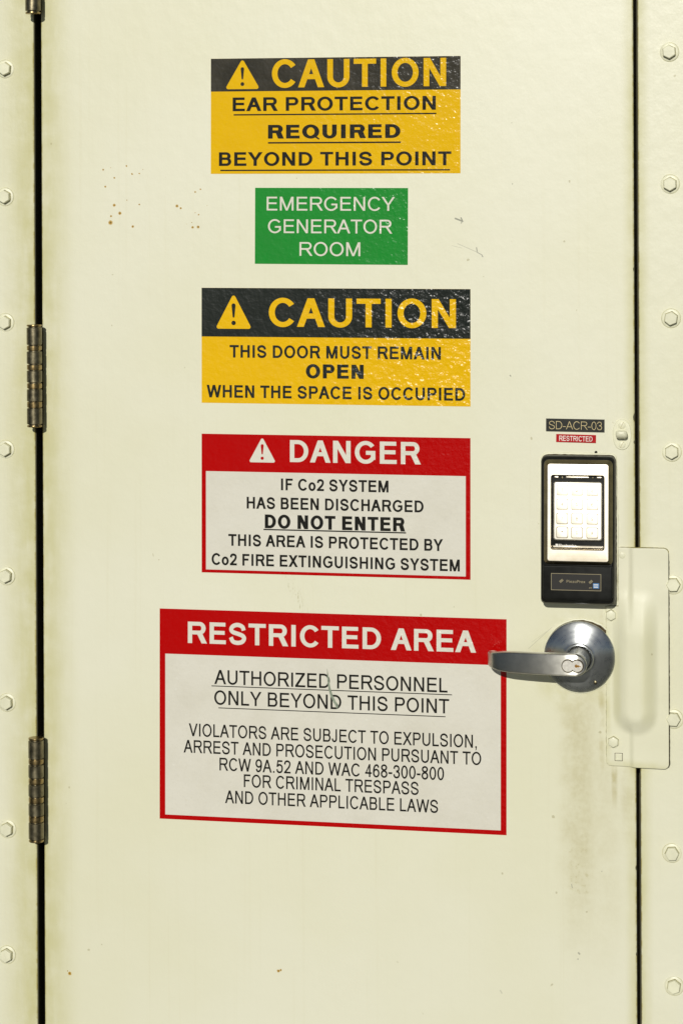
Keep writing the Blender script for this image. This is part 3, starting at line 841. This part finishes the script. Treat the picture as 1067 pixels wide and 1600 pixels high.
lathe_y(bm, HX, HZ, [(43.3, -.2), (43.4, 3.6), (43.0, 5.0), (41.8, 6.0), (38, 7.9), (33, 10.0), (27, 12.1), (21.6, 13.6), (18.6, 14.2), (18.3, 14.4)], 128, cap1=False)
rose = link('rose_plate', bm, M_ROSE, lever, smooth=24)
bm = bmesh.new()
lathe_y(bm, HX, HZ, [(18.3, 13.4), (18.1, 15.6), (17.3, 16.6), (16.2, 16.9), (15.2, 16.2), (14.6, 14.5), (14.5, 12)], 96, cap0=False, cap1=False)
link('collar_ring', bm, M_ROSE, lever, smooth=30)
bm = bmesh.new()
lathe_y(bm, HX, HZ, [(14.4, 11.5), (14.3, 20), (13.6, 36), (13.0, 50)], 72)
link('lever_hub', bm, M_LEVER, lever, smooth=30)
bm = bmesh.new(); lathe_y(bm, HX + 19.5, HZ - 29.5, [(2.3, 9), (2.2, 11.6), (1.2, 12.1)], 24)
link('set_screw', bm, M_BEVEL, lever)
# interchangeable core: two overlapping discs, one outline
bm = bmesh.new()
C1, C2, CR = (300.7, 1015.6), (311.4, 1015.8), 7.1
def eight(r):
    hd = (C2[0] - C1[0]) / 2
    a0 = math.degrees(math.acos(min(1, hd / r)))
    p = [(C2[0] + r * math.cos(R(a)), C2[1] + r * math.sin(R(a))) for a in [-(180 - a0) + (360 - 2 * a0) * k / 26 for k in range(27)]]
    p += [(C1[0] + r * math.cos(R(a)), C1[1] + r * math.sin(R(a))) for a in [a0 + (360 - 2 * a0) * k / 26 for k in range(27)]]
    return p
loft(bm, [[V3(x, d, z) for x, z in eight(r)] for r, d in ((CR, 60), (CR, 64.3), (CR - .35, 64.7))])
core = link('lock_core', bm, M_CHROMECORE, lever, smooth=30)
bm = bmesh.new()
loft(bm, [[V3(x, d, z) for x, z in eight(r)] for r, d in ((CR + .75, 60), (CR + .75, 64.05), (CR + .1, 64.1))], cap1=False)
link('core_gap', bm, M_EDGEDIRT, lever)
bm = bmesh.new()
kw = [(308.9, 1016.6), (309.6, 1017.6), (311.2, 1017.9), (312.3, 1017.0), (313.6, 1017.2), (314.4, 1016.2), (316.0, 1016.0), (316.0, 1015.2), (314.0, 1015.2), (313.4, 1014.3), (312.4, 1014.9), (311.0, 1014.0), (309.4, 1014.4), (308.8, 1015.4)]
loft(bm, [[V3(x, d, z) for x, z in kw] for d in (64.0, 64.9)])
link('keyway', bm, M_KEYWAY, lever)
# ragged paint line where the rose was cut in
bm = bmesh.new()
N = 140
def wob(k, s): return 0.8 * math.sin(k * .37 + s) + 0.6 * math.sin(k * 1.13 + 2 * s) + .5 * random.random()
ro = []
for k in range(N):
    a = 2 * math.pi * k / N
    up = max(0, math.cos(a - R(42)))
    ro.append((43.9 + 1.6 * up ** 3 + .55 * max(-.4, wob(k, 1)) * up, a))
loft(bm, [[V3(HX + (r - q) * math.cos(a), d, HZ + (r - q) * math.sin(a)) for r, a in ro] for q, d in ((0, .05), (.1, .5), (4, 1.5))], cap0=False, cap1=False)
link('paint_edge', bm, M_EDGEDIRT, lever)
bm = bmesh.new()
loft(bm, [[V3(HX + (r + q + .35 * math.sin(9 * a)) * math.cos(a), d, HZ + (r + q + .35 * math.sin(7 * a)) * math.sin(a)) for r, a in ro if True] for q, d in ((2.0, -.1), (1.4, .7), (.6, .9), (-.6, .3))], cap0=False, cap1=False)
link('paint_ridge', bm, M_OLDPAINT, lever)

# ------------------------------------------------------------------ access keypad
TILT = math.tan(R(4.2))
def kd(d, z): return d + max(0.0, min(1.0, (d - 3) / 14)) * (1260 - z) * TILT
def KV(x, d, z): return V3(x, kd(d, z), z)
pad = empty('access_keypad', V3(309, 0, 1082))
tag(pad, 'black keypad card reader with bright metal cover and twelve keys, above the lever handle', 'keypad')
PM = Matrix.Translation(-pad.location)
def kid(name, bm, mat, parent=None, **kw):
    bmesh.ops.transform(bm, matrix=PM, verts=bm.verts[:])
    return link(name, bm, mat, parent or pad, **kw)
def kflat(name, bm, mat, parent):
    bmesh.ops.transform(bm, matrix=PM, verts=bm.verts[:])
    return flat(name, bm, mat, parent)


def chrect(x0, x1, z0, z1, ct, cb, n=3):
    """rectangle with softened chamfered corners"""
    out = []
    for cx, cz, s, a0 in ((x1, z1, ct, 0), (x0, z1, ct, 90), (x0, z0, cb, 180), (x1, z0, cb, 270)):
        sx = -1 if cx == x1 else 1; sz = -1 if cz == z1 else 1
        ccx, ccz = cx + sx * s, cz + sz * s
        for k in range(n + 1):
            a = R(a0 + 90 * k / n)
            out.append((ccx + s * math.cos(a), ccz + s * math.sin(a)))
    return out


bm = bmesh.new()
X0, X1, Z0, Z1 = 264.2, 354.6, 1083.5, 1262.6
rings = []
for g, d, lift in ((0, -.2, 0), (0, 12, 0), (.5, 15.5, 0), (1.6, 18.0, 1), (3.6, 19.6, 3)):
    rings.append([KV(x, d, z) for x, z in chrect(X0 + g, X1 - g, Z0 + g + lift, Z1 - g, 7, 5.5)])
vv = loft(bm, rings)
house = kid('reader_housing', bm, M_PLASTIC, smooth=28)
# raised lower block that carries the label
bm = bmesh.new()
loft(bm, [[KV(x, d, z) for x, z in chrect(267.6 + g, 352.2 - g, 1090 + g * 1.3, 1131.2 - g * .4, 1.2, 4)] for g, d in ((0, 18), (0, 21.5), (.6, 22.6), (2.2, 23.2))])
kid('label_block', bm, M_PLASTIC, smooth=28)
# metal cover
bm = bmesh.new()
cx0, cx1, cz0, cz1 = 268.9, 352.0, 1132.4, 1258.6
def cring(g, d, ch): return [KV(x, d, z) for x, z in chrect(cx0 + g, cx1 - g, cz0 + g, cz1 - g, ch, ch, 4)]
rx0, rx1, rz0, rz1 = 278.0, 342.2, 1151.0, 1240.4
def rring(g, d, r): return [KV(x, d, z) for x, z in rrect(rx0 + g, rx1 - g, rz0 + g, rz1 - g, r, 4)]
def cring2(g, d, r): return [KV(x, d, z) for x, z in rrect(cx0 + g, cx1 - g, cz0 + g, cz1 - g, r, 4)]
loft(bm, [cring2(4.45, 26.0, 3.0), cring2(4.9, 26.35, 2.6), cring2(5.6, 26.4, 2.2),
          rring(-.5, 26.4, 3.0), rring(0, 26.1, 2.6), rring(.35, 25.2, 2.4), rring(.6, 19.0, 2.4)], cap0=False, cap1=False)
cover = kid('metal_cover', bm, M_COVER, smooth=20)
bm = bmesh.new()
loft(bm, [cring(0, 15, 6), cring(0, 20.6, 6), cring(.5, 21.6, 6), cring2(4.4, 26.0, 3.0), cring2(4.5, 25.0, 3.0)], cap0=False, cap1=False)
kid('cover_bevel', bm, M_BEVEL, smooth=20)
bm = bmesh.new()
loft(bm, [rring(-1.5, 18.5, 2), rring(-1.5, 19.4, 2)])
kid('recess_floor', bm, plain('recess_bronze', (0.05, 0.036, 0.016), 0.35, 0.6), smooth=0)
# the cast key panel
bm = bmesh.new()
loft(bm, [[KV(x, d, z) for x, z in rrect(280.3 + g, 339.8 - g, 1161.4 + g, 1232.4 - g, 3.4 - g * .5, 5)] for g, d in ((0, 18.6), (0, 22.6), (.4, 23.5), (1.2, 24.0), (1.9, 24.1))])
kp = kid('key_panel', bm, M_KEY, smooth=26)
KX = (291.3, 309.2, 327.7); KZ = (1222.3, 1205.2, 1187.9, 1171.2)
LEG = ('1', '2', '3', '4', '5', '6', '7', '8', '9', '*', '0', '#')
key0 = None
for k in range(12):
    x, z = KX[k % 3], KZ[k // 3]
    bm = bmesh.new()
    loft(bm, [[V3(a, kd(24.0, z) - kd(24.0, z) + d, c - b_) for a, c, b_ in ((a, c, 0) for a, c in rrect(-6.5 + g, 6.5 - g, -6.2 + g, 6.2 - g, 1.8, 3))] for g, d in ((0, 0), (.08, .45), (.3, .68), (.6, .72))])
    if key0 is None:
        key0 = link('key', bm, M_KEY, pad, smooth=26); key = key0
    else:
        bm.free(); key = key0.copy(); COL.objects.link(key); key.parent = pad
    key.location = V3(x, kd(24.0, z), z) - pad.location
    key.rotation_euler = (-R(4.2) * 1.0, 0, 0)
    bm = bmesh.new()
    text(bm, LEG[k], 'T', 0, 0.2, 2.6 if LEG[k] != '1' else 1.5, 4.4, .78)
    nm = flat('numeral', bm, M_KEYLEG, key)
    bm = bmesh.new()
    fr = [rrect(-7.2 + g, 7.2 - g, -6.9 + g, 6.9 - g, 2, 3) for g in (0, .5)]
    loft(bm, [[V3(a, .22, c) for a, c in q] for q in fr], cap0=False, cap1=False)
    flat('key_border', bm, M_KEYLEG, key)
# bright metal bars stand in for glints above the keys; maker's strip below
for xa, xb in ((280.6, 287.2), (294.6, 324.0), (332.0, 339.4)):
    bm = bmesh.new()
    loft(bm, [[KV(a, d, c) for a, c in rrect(xa + g, xb - g, 1236.0 + g, 1238.8 - g, 1.2 - g * .4, 4)] for g, d in ((0, 19), (0, 20.6), (.4, 21.2), (.9, 21.4))])
    kid('glint_bar', bm, M_COVER)
for xa in (291, 328):
    bm = bmesh.new(); lathe_y(bm, 0, 0, [(1.6, 0), (1.5, 1.2), (.6, 1.8)], 20)
    for v in bm.verts: v.co += V3(xa, kd(19.3, 1237), 1237)
    kid('slot_post', bm, M_BRONZE)
bm = bmesh.new()
loft(bm, [[KV(x, d, z) for x, z in ((x, z), (x, z + w_), (x, z + 2 * w_))] for x in (278.9, 341.3) for z, w_, d in ((0, 0, 0),)][:0] or
     [[KV(a, d, c) for a, c in rrect(279.2 + g, 341.0 - g, 1152.4 + g, 1155.4 - g, .9, 3)] for g, d in ((0, 19), (0, 20.2), (.7, 20.8))])
kid('maker_strip', bm, M_COVER)
bm = bmesh.new()
t0 = bm.verts[:]
text(bm, 'Electronics', 'B', 297.6, 1155.2, 21, 3.4, 0)
q = [bm.verts.new(V3(a, 0, c)) for a, c in ((283.0, 1153.2), (286.2, 1153.2), (286.2, 1157.0), (283.0, 1157.0))]; bm.faces.new(q)
for v in bm.verts: v.co.y -= kd(21.1, v.co.z * 1000) / 1000
kflat('maker_lettering', bm, M_WHITEINK, pad)
# label of the reader
bm = bmesh.new()
loft(bm, [[KV(a, d, c) for a, c in rrect(277.8, 338.6, 1101.6, 1122.2, .4, 2)] for d in (23.0, 23.35)])
lab = kid('reader_label', bm, M_LABEL, smooth=0)
bm = bmesh.new()
loft(bm, [[KV(a, 23.40, c) for a, c in rrect(278.0 + g, 338.4 - g, 1101.8 + g, 1122.0 - g, .4, 2)] for g in (0, .55)], cap0=False, cap1=False)
kflat('label_border', bm, M_DIMINK, lab)
bm = bmesh.new()
text(bm, 'PiezoProx', 'T', 308.0, 1112.6, 22.5, 3.3, 0)
text(bm, 'with', 'R', 325.6, 1105.6, 3.4, 1.9, 0)
for xc, zc in ((290.4, 1113.0), (326.0, 1112.6)):
    for j in range(3):
        a = R(40); u = (j - 1) * 1.0
        p = [(xc + math.cos(a) * s * 2.4 - math.sin(a) * (u + e), zc + math.sin(a) * s * 2.4 + math.cos(a) * (u + e)) for s, e in ((-1, -.28), (1, -.28), (1, .28), (-1, .28))]
        bm.faces.new([bm.verts.new(V3(x, 0, z)) for x, z in p])
for v in bm.verts: v.co.y -= kd(23.45, v.co.z * 1000) / 1000
kflat('label_lettering', bm, M_DIMINK, lab)
bm = bmesh.new()
bm.faces.new([bm.verts.new(KV(x, 23.5, z)) for x, z in ((328.7, 1104.9), (336.0, 1104.9), (336.0, 1111.0), (328.7, 1111.0))])
kflat('blue_tag', bm, M_BLUE, lab)
bm = bmesh.new()
for z, w_ in ((1109.2, 5.6), (1106.5, 5.2)):
    n_ = 5
    for j in range(n_):
        xa = 332.3 - w_ / 2 + w_ * j / n_
        bm.faces.new([bm.verts.new(KV(x, 23.55, zz)) for x, zz in ((xa, z - .7), (xa + w_ / n_ * .74, z - .7), (xa + w_ / n_ * .74, z + .7), (xa, z + .7))])
kflat('tag_print', bm, M_WHITEINK, lab)
# bead of old paint and sealant round the housing
bm = bmesh.new()
def bead(g, d):
    pts = []
    base = chrect(X0 - g, X1 + g, Z0 - g, Z1 + g, 7.5 + g, 6 + g, 5)
    P2 = []
    for a, b in zip(base, base[1:] + base[:1]):
        n = max(1, int(math.hypot(b[0] - a[0], b[1] - a[1]) / 4))
        P2 += [(a[0] + (b[0] - a[0]) * k / n, a[1] + (b[1] - a[1]) * k / n) for k in range(n)]
    return P2
base = bead(0, 0)
cx_, cz_ = (X0 + X1) / 2, (Z0 + Z1) / 2
def bring(off, d, seed):
    rnd = random.Random(seed)
    o = []
    for x, z in base:
        l = math.hypot(x - cx_, z - cz_)
        j = off + rnd.uniform(-.35, .35) * (1 if off > 0 else .3)
        o.append(V3(x + (x - cx_) / l * j, max(d + rnd.uniform(-.12, .12), -.05) if d > 0 else d, z + (z - cz_) / l * j))
    return o
loft(bm, [bring(3.0, -.1, 1), bring(2.2, .8, 2), bring(1.2, 1.3, 3), bring(.2, .9, 4), bring(-1.0, .2, 5)], cap0=False, cap1=False)
kid('sealant_bead', bm, M_OLDPAINT, smooth=70)
bm = bmesh.new()
loft(bm, [bring(.75, .6, 8), bring(.45, 1.9, 9), bring(-.5, 2.6, 10)], cap0=False, cap1=False)
kid('grime_line', bm, M_EDGEDIRT, smooth=70)


# ------------------------------------------------------------------ signs
def sheet(bm, c, w, h, rot, d0, d1, x0=None, x1=None, z0=None, z1=None):
    x0 = -w / 2 if x0 is None else x0; x1 = w / 2 if x1 is None else x1
    z0 = -h / 2 if z0 is None else z0; z1 = h / 2 if z1 is None else z1
    cr, sr = math.cos(rot), math.sin(rot)
    P = [(c[0] + u * cr - v * sr, c[1] + u * sr + v * cr) for u, v in ((x0, z0), (x1, z0), (x1, z1), (x0, z1))]
    if d0 is None:
        bm.faces.new([bm.verts.new(V3(x, d1, z)) for x, z in P]); return
    a = [bm.verts.new(V3(x, d0, z)) for x, z in P]; b = [bm.verts.new(V3(x, d1, z)) for x, z in P]
    bm.faces.new(b)
    for i in range(4): bm.faces.new((a[i], a[(i + 1) % 4], b[(i + 1) % 4], b[i]))


class Sign:
    def __init__(s, name, c, w, h, rot, mat, label, cat='sign', group='stick-on signs on the door', thick=.35, base=0.0):
        s.c, s.w, s.h, s.rot, s.t = c, w, h, rot, base + thick
        bm = bmesh.new(); sheet(bm, c, w, h, rot, base - .1, s.t)
        s.o = link(name, bm, mat, smooth=0)
        # origin at the sheet's lower edge
        off = V3(c[0], 0, c[1] - h / 2)
        s.o.data.transform(Matrix.Translation(-off)); s.o.location = off; s.off = off
        tag(s.o, label, cat, group)

    def add(s, name, bm, mat):
        bmesh.ops.transform(bm, matrix=Matrix.Translation(-s.off), verts=bm.verts[:])
        return flat(name, bm, mat, s.o)

    def panel(s, name, mat, x0, x1, z0, z1, lift=.12):
        bm = bmesh.new(); sheet(bm, s.c, s.w, s.h, s.rot, None, s.t + lift, x0, x1, z0, z1)
        return s.add(name, bm, mat)

    def lines(s, name, mat, rows, lift=.24):
        bm = bmesh.new()
        for t_, wt, x, z, w, cap in rows:
            if t_ == '_': sheet(bm, s.c, s.w, s.h, s.rot, None, s.t + lift - .03, x - w / 2, x + w / 2, z - cap / 2, z + cap / 2)
            else: text(bm, t_, wt, x, z, w, cap, s.t + lift, s.rot, s.c)
        return s.add(name, bm, mat)

    def triangle(s, mat, inner, x, z, w, h, lift=.24):
        """rounded warning triangle with a tapering exclamation mark on it"""
        cr, sr = math.cos(s.rot), math.sin(s.rot)
        def put(bm, pts, d): bm.faces.new([bm.verts.new(V3(s.c[0] + u * cr - v * sr, d, s.c[1] + u * sr + v * cr)) for u, v in pts])
        r = w * .055
        cs = [(x - w / 2 + r * 1.5, z - h / 2 + r), (x + w / 2 - r * 1.5, z - h / 2 + r), (x, z + h / 2 - r * 1.1)]
        pts = []
        for (px, pz), a0, a1 in ((cs[0], 150, 270), (cs[1], 270, 390), (cs[2], 30, 150)):
            pts += [(px + r * math.cos(R(a0 + (a1 - a0) * k / 6)), pz + r * math.sin(R(a0 + (a1 - a0) * k / 6))) for k in range(7)]
        bm = bmesh.new(); put(bm, pts, s.t + lift)
        tri = s.add('warning_triangle', bm, mat)
        bm = bmesh.new()
        k = h
        tp = [(x + .062 * k * math.cos(R(a)), z + .20 * k + .062 * k * math.sin(R(a))) for a in range(0, 181, 30)]
        lo = [(x + .028 * k * math.cos(R(a)), z - .14 * k + .028 * k * math.sin(R(a))) for a in range(180, 361, 45)]
        put(bm, tp + lo, s.t + lift + .1)
        put(bm, [(x + .068 * k * math.cos(R(a)), z - .325 * k + .068 * k * math.sin(R(a))) for a in range(0, 360, 24)], s.t + lift + .1)
        s.add('exclamation_mark', bm, inner)


s1 = Sign('caution_sign', (6.9, 1682.0), 316.6, 145.0, -.0053, M_YEL1,
          'yellow sign with faded black header, CAUTION EAR PROTECTION REQUIRED BEYOND THIS POINT')
s1.panel('header_band', M_BLK1, -158.3, 158.3, 31.1, 72.5)
s1.lines('header_lettering', M_YEL1, [('CAUTION', 'B', 30.3, 52.9, 220.1, 35.0)])
s1.triangle(M_YEL1, M_BLK1, -117.6, 52.0, 43.8, 36.2)
s1.lines('lettering', M_TXT, [('EAR PROTECTION', 'S', -1.3, 14.8, 257.6, 17.2), ('_', '', -0.3, 1.6, 257.0, 1.7), ('REQUIRED', 'H', -0.7, -19.9, 167.9, 17.2), ('_', '', -0.4, -33.8, 168.5, 1.9),
                              ('BEYOND THIS POINT', 'S', -0.4, -54.0, 294.7, 17.2), ('_', '', -0.3, -68.2, 291.3, 1.7)])

sg = Sign('room_sign', (1.9, 1543.9), 194.0, 95.4, -.0081, M_GREEN, 'green sign with white letters, EMERGENCY GENERATOR ROOM, between the two yellow signs')
sg.lines('lettering', M_WTXT, [('EMERGENCY', 'T', -0.7, 27.9, 162.7, 17.2), ('GENERATOR', 'T', -1.4, -0.4, 157.8, 17.2), ('ROOM', 'T', -1.3, -28.7, 77.2, 17.2)])

s2 = Sign('caution_sign', (5.9, 1393.6), 340.9, 145.0, -.0038, M_YEL2, 'glossy yellow sign with black header, CAUTION THIS DOOR MUST REMAIN OPEN, below the green sign')
s2.panel('header_band', M_BLK2, -170.45, 170.45, 11.1, 72.5)
s2.lines('header_lettering', M_YEL2, [('CAUTION', 'B', 34.3, 42.1, 236.3, 35.8)])
s2.triangle(M_YEL2, M_BLK2, -129.1, 42.1, 46.3, 42.0)
s2.lines('lettering', M_BLK2, [('THIS DOOR MUST REMAIN', 'B', -0.3, -7.2, 267.9, 15.8), ('OPEN', 'H', 0.1, -31.2, 73.3, 17.6), ('WHEN THE SPACE IS OCCUPIED', 'B', 0.0, -57.7, 327.8, 15.8)])

s3 = Sign('danger_sign', (5.1, 1194.6), 340.9, 174.9, -.0038, M_RED, 'red bordered DANGER sign about the Co2 fire extinguishing system, level with the keypad')
s3.panel('white_panel', M_WHITE, -164.9, 164.6, -83.6, 40.4)
s3.lines('header_lettering', M_WTXT, [('DANGER', 'B', 25.9, 67.6, 165.6, 27.6)])
s3.triangle(M_WTXT, M_RED, -92.3, 67.7, 34.3, 30.2)
s3.lines('lettering', M_TXT, [('IF Co2 SYSTEM', 'B', -0.1, 25.6, 136.3, 14.8), ('HAS BEEN DISCHARGED', 'B', -0.1, 1.7, 224.3, 14.8), ('DO NOT ENTER', 'H', 0.0, -21.2, 178.0, 17.3), ('_', '', -0.3, -31.5, 180.8, 1.6),
                              ('THIS AREA IS PROTECTED BY', 'B', 0.2, -45.6, 272.3, 14.8), ('Co2 FIRE EXTINGUISHING SYSTEM', 'B', -0.2, -70.2, 314.7, 14.8)])

s4 = Sign('restricted_area_sign', (-1.0, 926.8), 440.2, 266.0, -.0043, M_RED, 'large red bordered RESTRICTED AREA sign with a grey green scrape, lowest on the door')
s4.panel('white_panel', M_WHITE, -212.8, 213.0, -127.4, 76.1)
s4.lines('header_lettering', M_WTXT, [('RESTRICTED AREA', 'B', -0.5, 104.1, 365.8, 27.0)])
s4.lines('lettering', M_TXT, [('AUTHORIZED PERSONNEL', 'R', -1.1, 49.0, 296.0, 18.0), ('_', '', -0.1, 37.5, 305.3, 1.1), ('ONLY BEYOND THIS POINT', 'R', -0.1, 23.1, 298.2, 18.0), ('_', '', 0.3, 10.1, 288.1, 1.1),
                              ('VIOLATORS ARE SUBJECT TO EXPULSION,', 'R', 0.6, -18.9, 365.4, 16.2), ('ARREST AND PROSECUTION PURSUANT TO', 'R', 0.0, -39.9, 377.7, 16.2),
                              ('RCW 9A.52 AND WAC 468-300-800', 'R', 0.1, -60.6, 285.0, 16.2), ('FOR CRIMINAL TRESPASS', 'R', -0.1, -80.2, 221.8, 16.2), ('AND OTHER APPLICABLE LAWS', 'R', 0.0, -101.4, 270.3, 16.2)])
bm = bmesh.new()
L_ = [(-4.6, 64.4), (-4.4, 52), (-3.0, 40), (-.6, 31), (3.0, 23.5), (6.2, 18.4), (7.4, 15.0)]
R_ = [(-4.4, 64.4), (-2.4, 53), (-.4, 41), (2.4, 32), (6.0, 24.6), (10.2, 19.0), (9.0, 15.6)]
cr, sr = math.cos(s4.rot), math.sin(s4.rot)
def sp4(p): return bm.verts.new(V3(s4.c[0] + p[0] * cr - p[1] * sr, s4.t + .42, s4.c[1] + p[0] * sr + p[1] * cr))
la, ra = [sp4(p) for p in L_], [sp4(p) for p in R_]
for k in range(len(la) - 1): bm.faces.new((la[k], ra[k], ra[k + 1], la[k + 1]))
s4.add('scrape_mark', bm, M_SCRAPE)

n1 = Sign('nameplate', (305.1, 1298.8), 71.4, 15.5, -.0084, M_NAMEBLK, 'black engraved plate reading SD-ACR-03 in thin gold letters above the keypad', 'nameplate', None, 1.6)
n1.lines('lettering', M_GOLDINK, [('SD-ACR-03', 'L', 0.2, -0.1, 64.7, 9.8)], .06)
n2 = Sign('nameplate', (306.0, 1282.7), 48.6, 9.6, -.0154, M_NAMERED, 'small red plate reading RESTRICTED in white letters under the black plate', 'nameplate', None, 1.4)
n2.lines('lettering', M_WHITEINK, [('RESTRICTED', 'R', -0.2, -0.1, 40.7, 6.2)], .06)
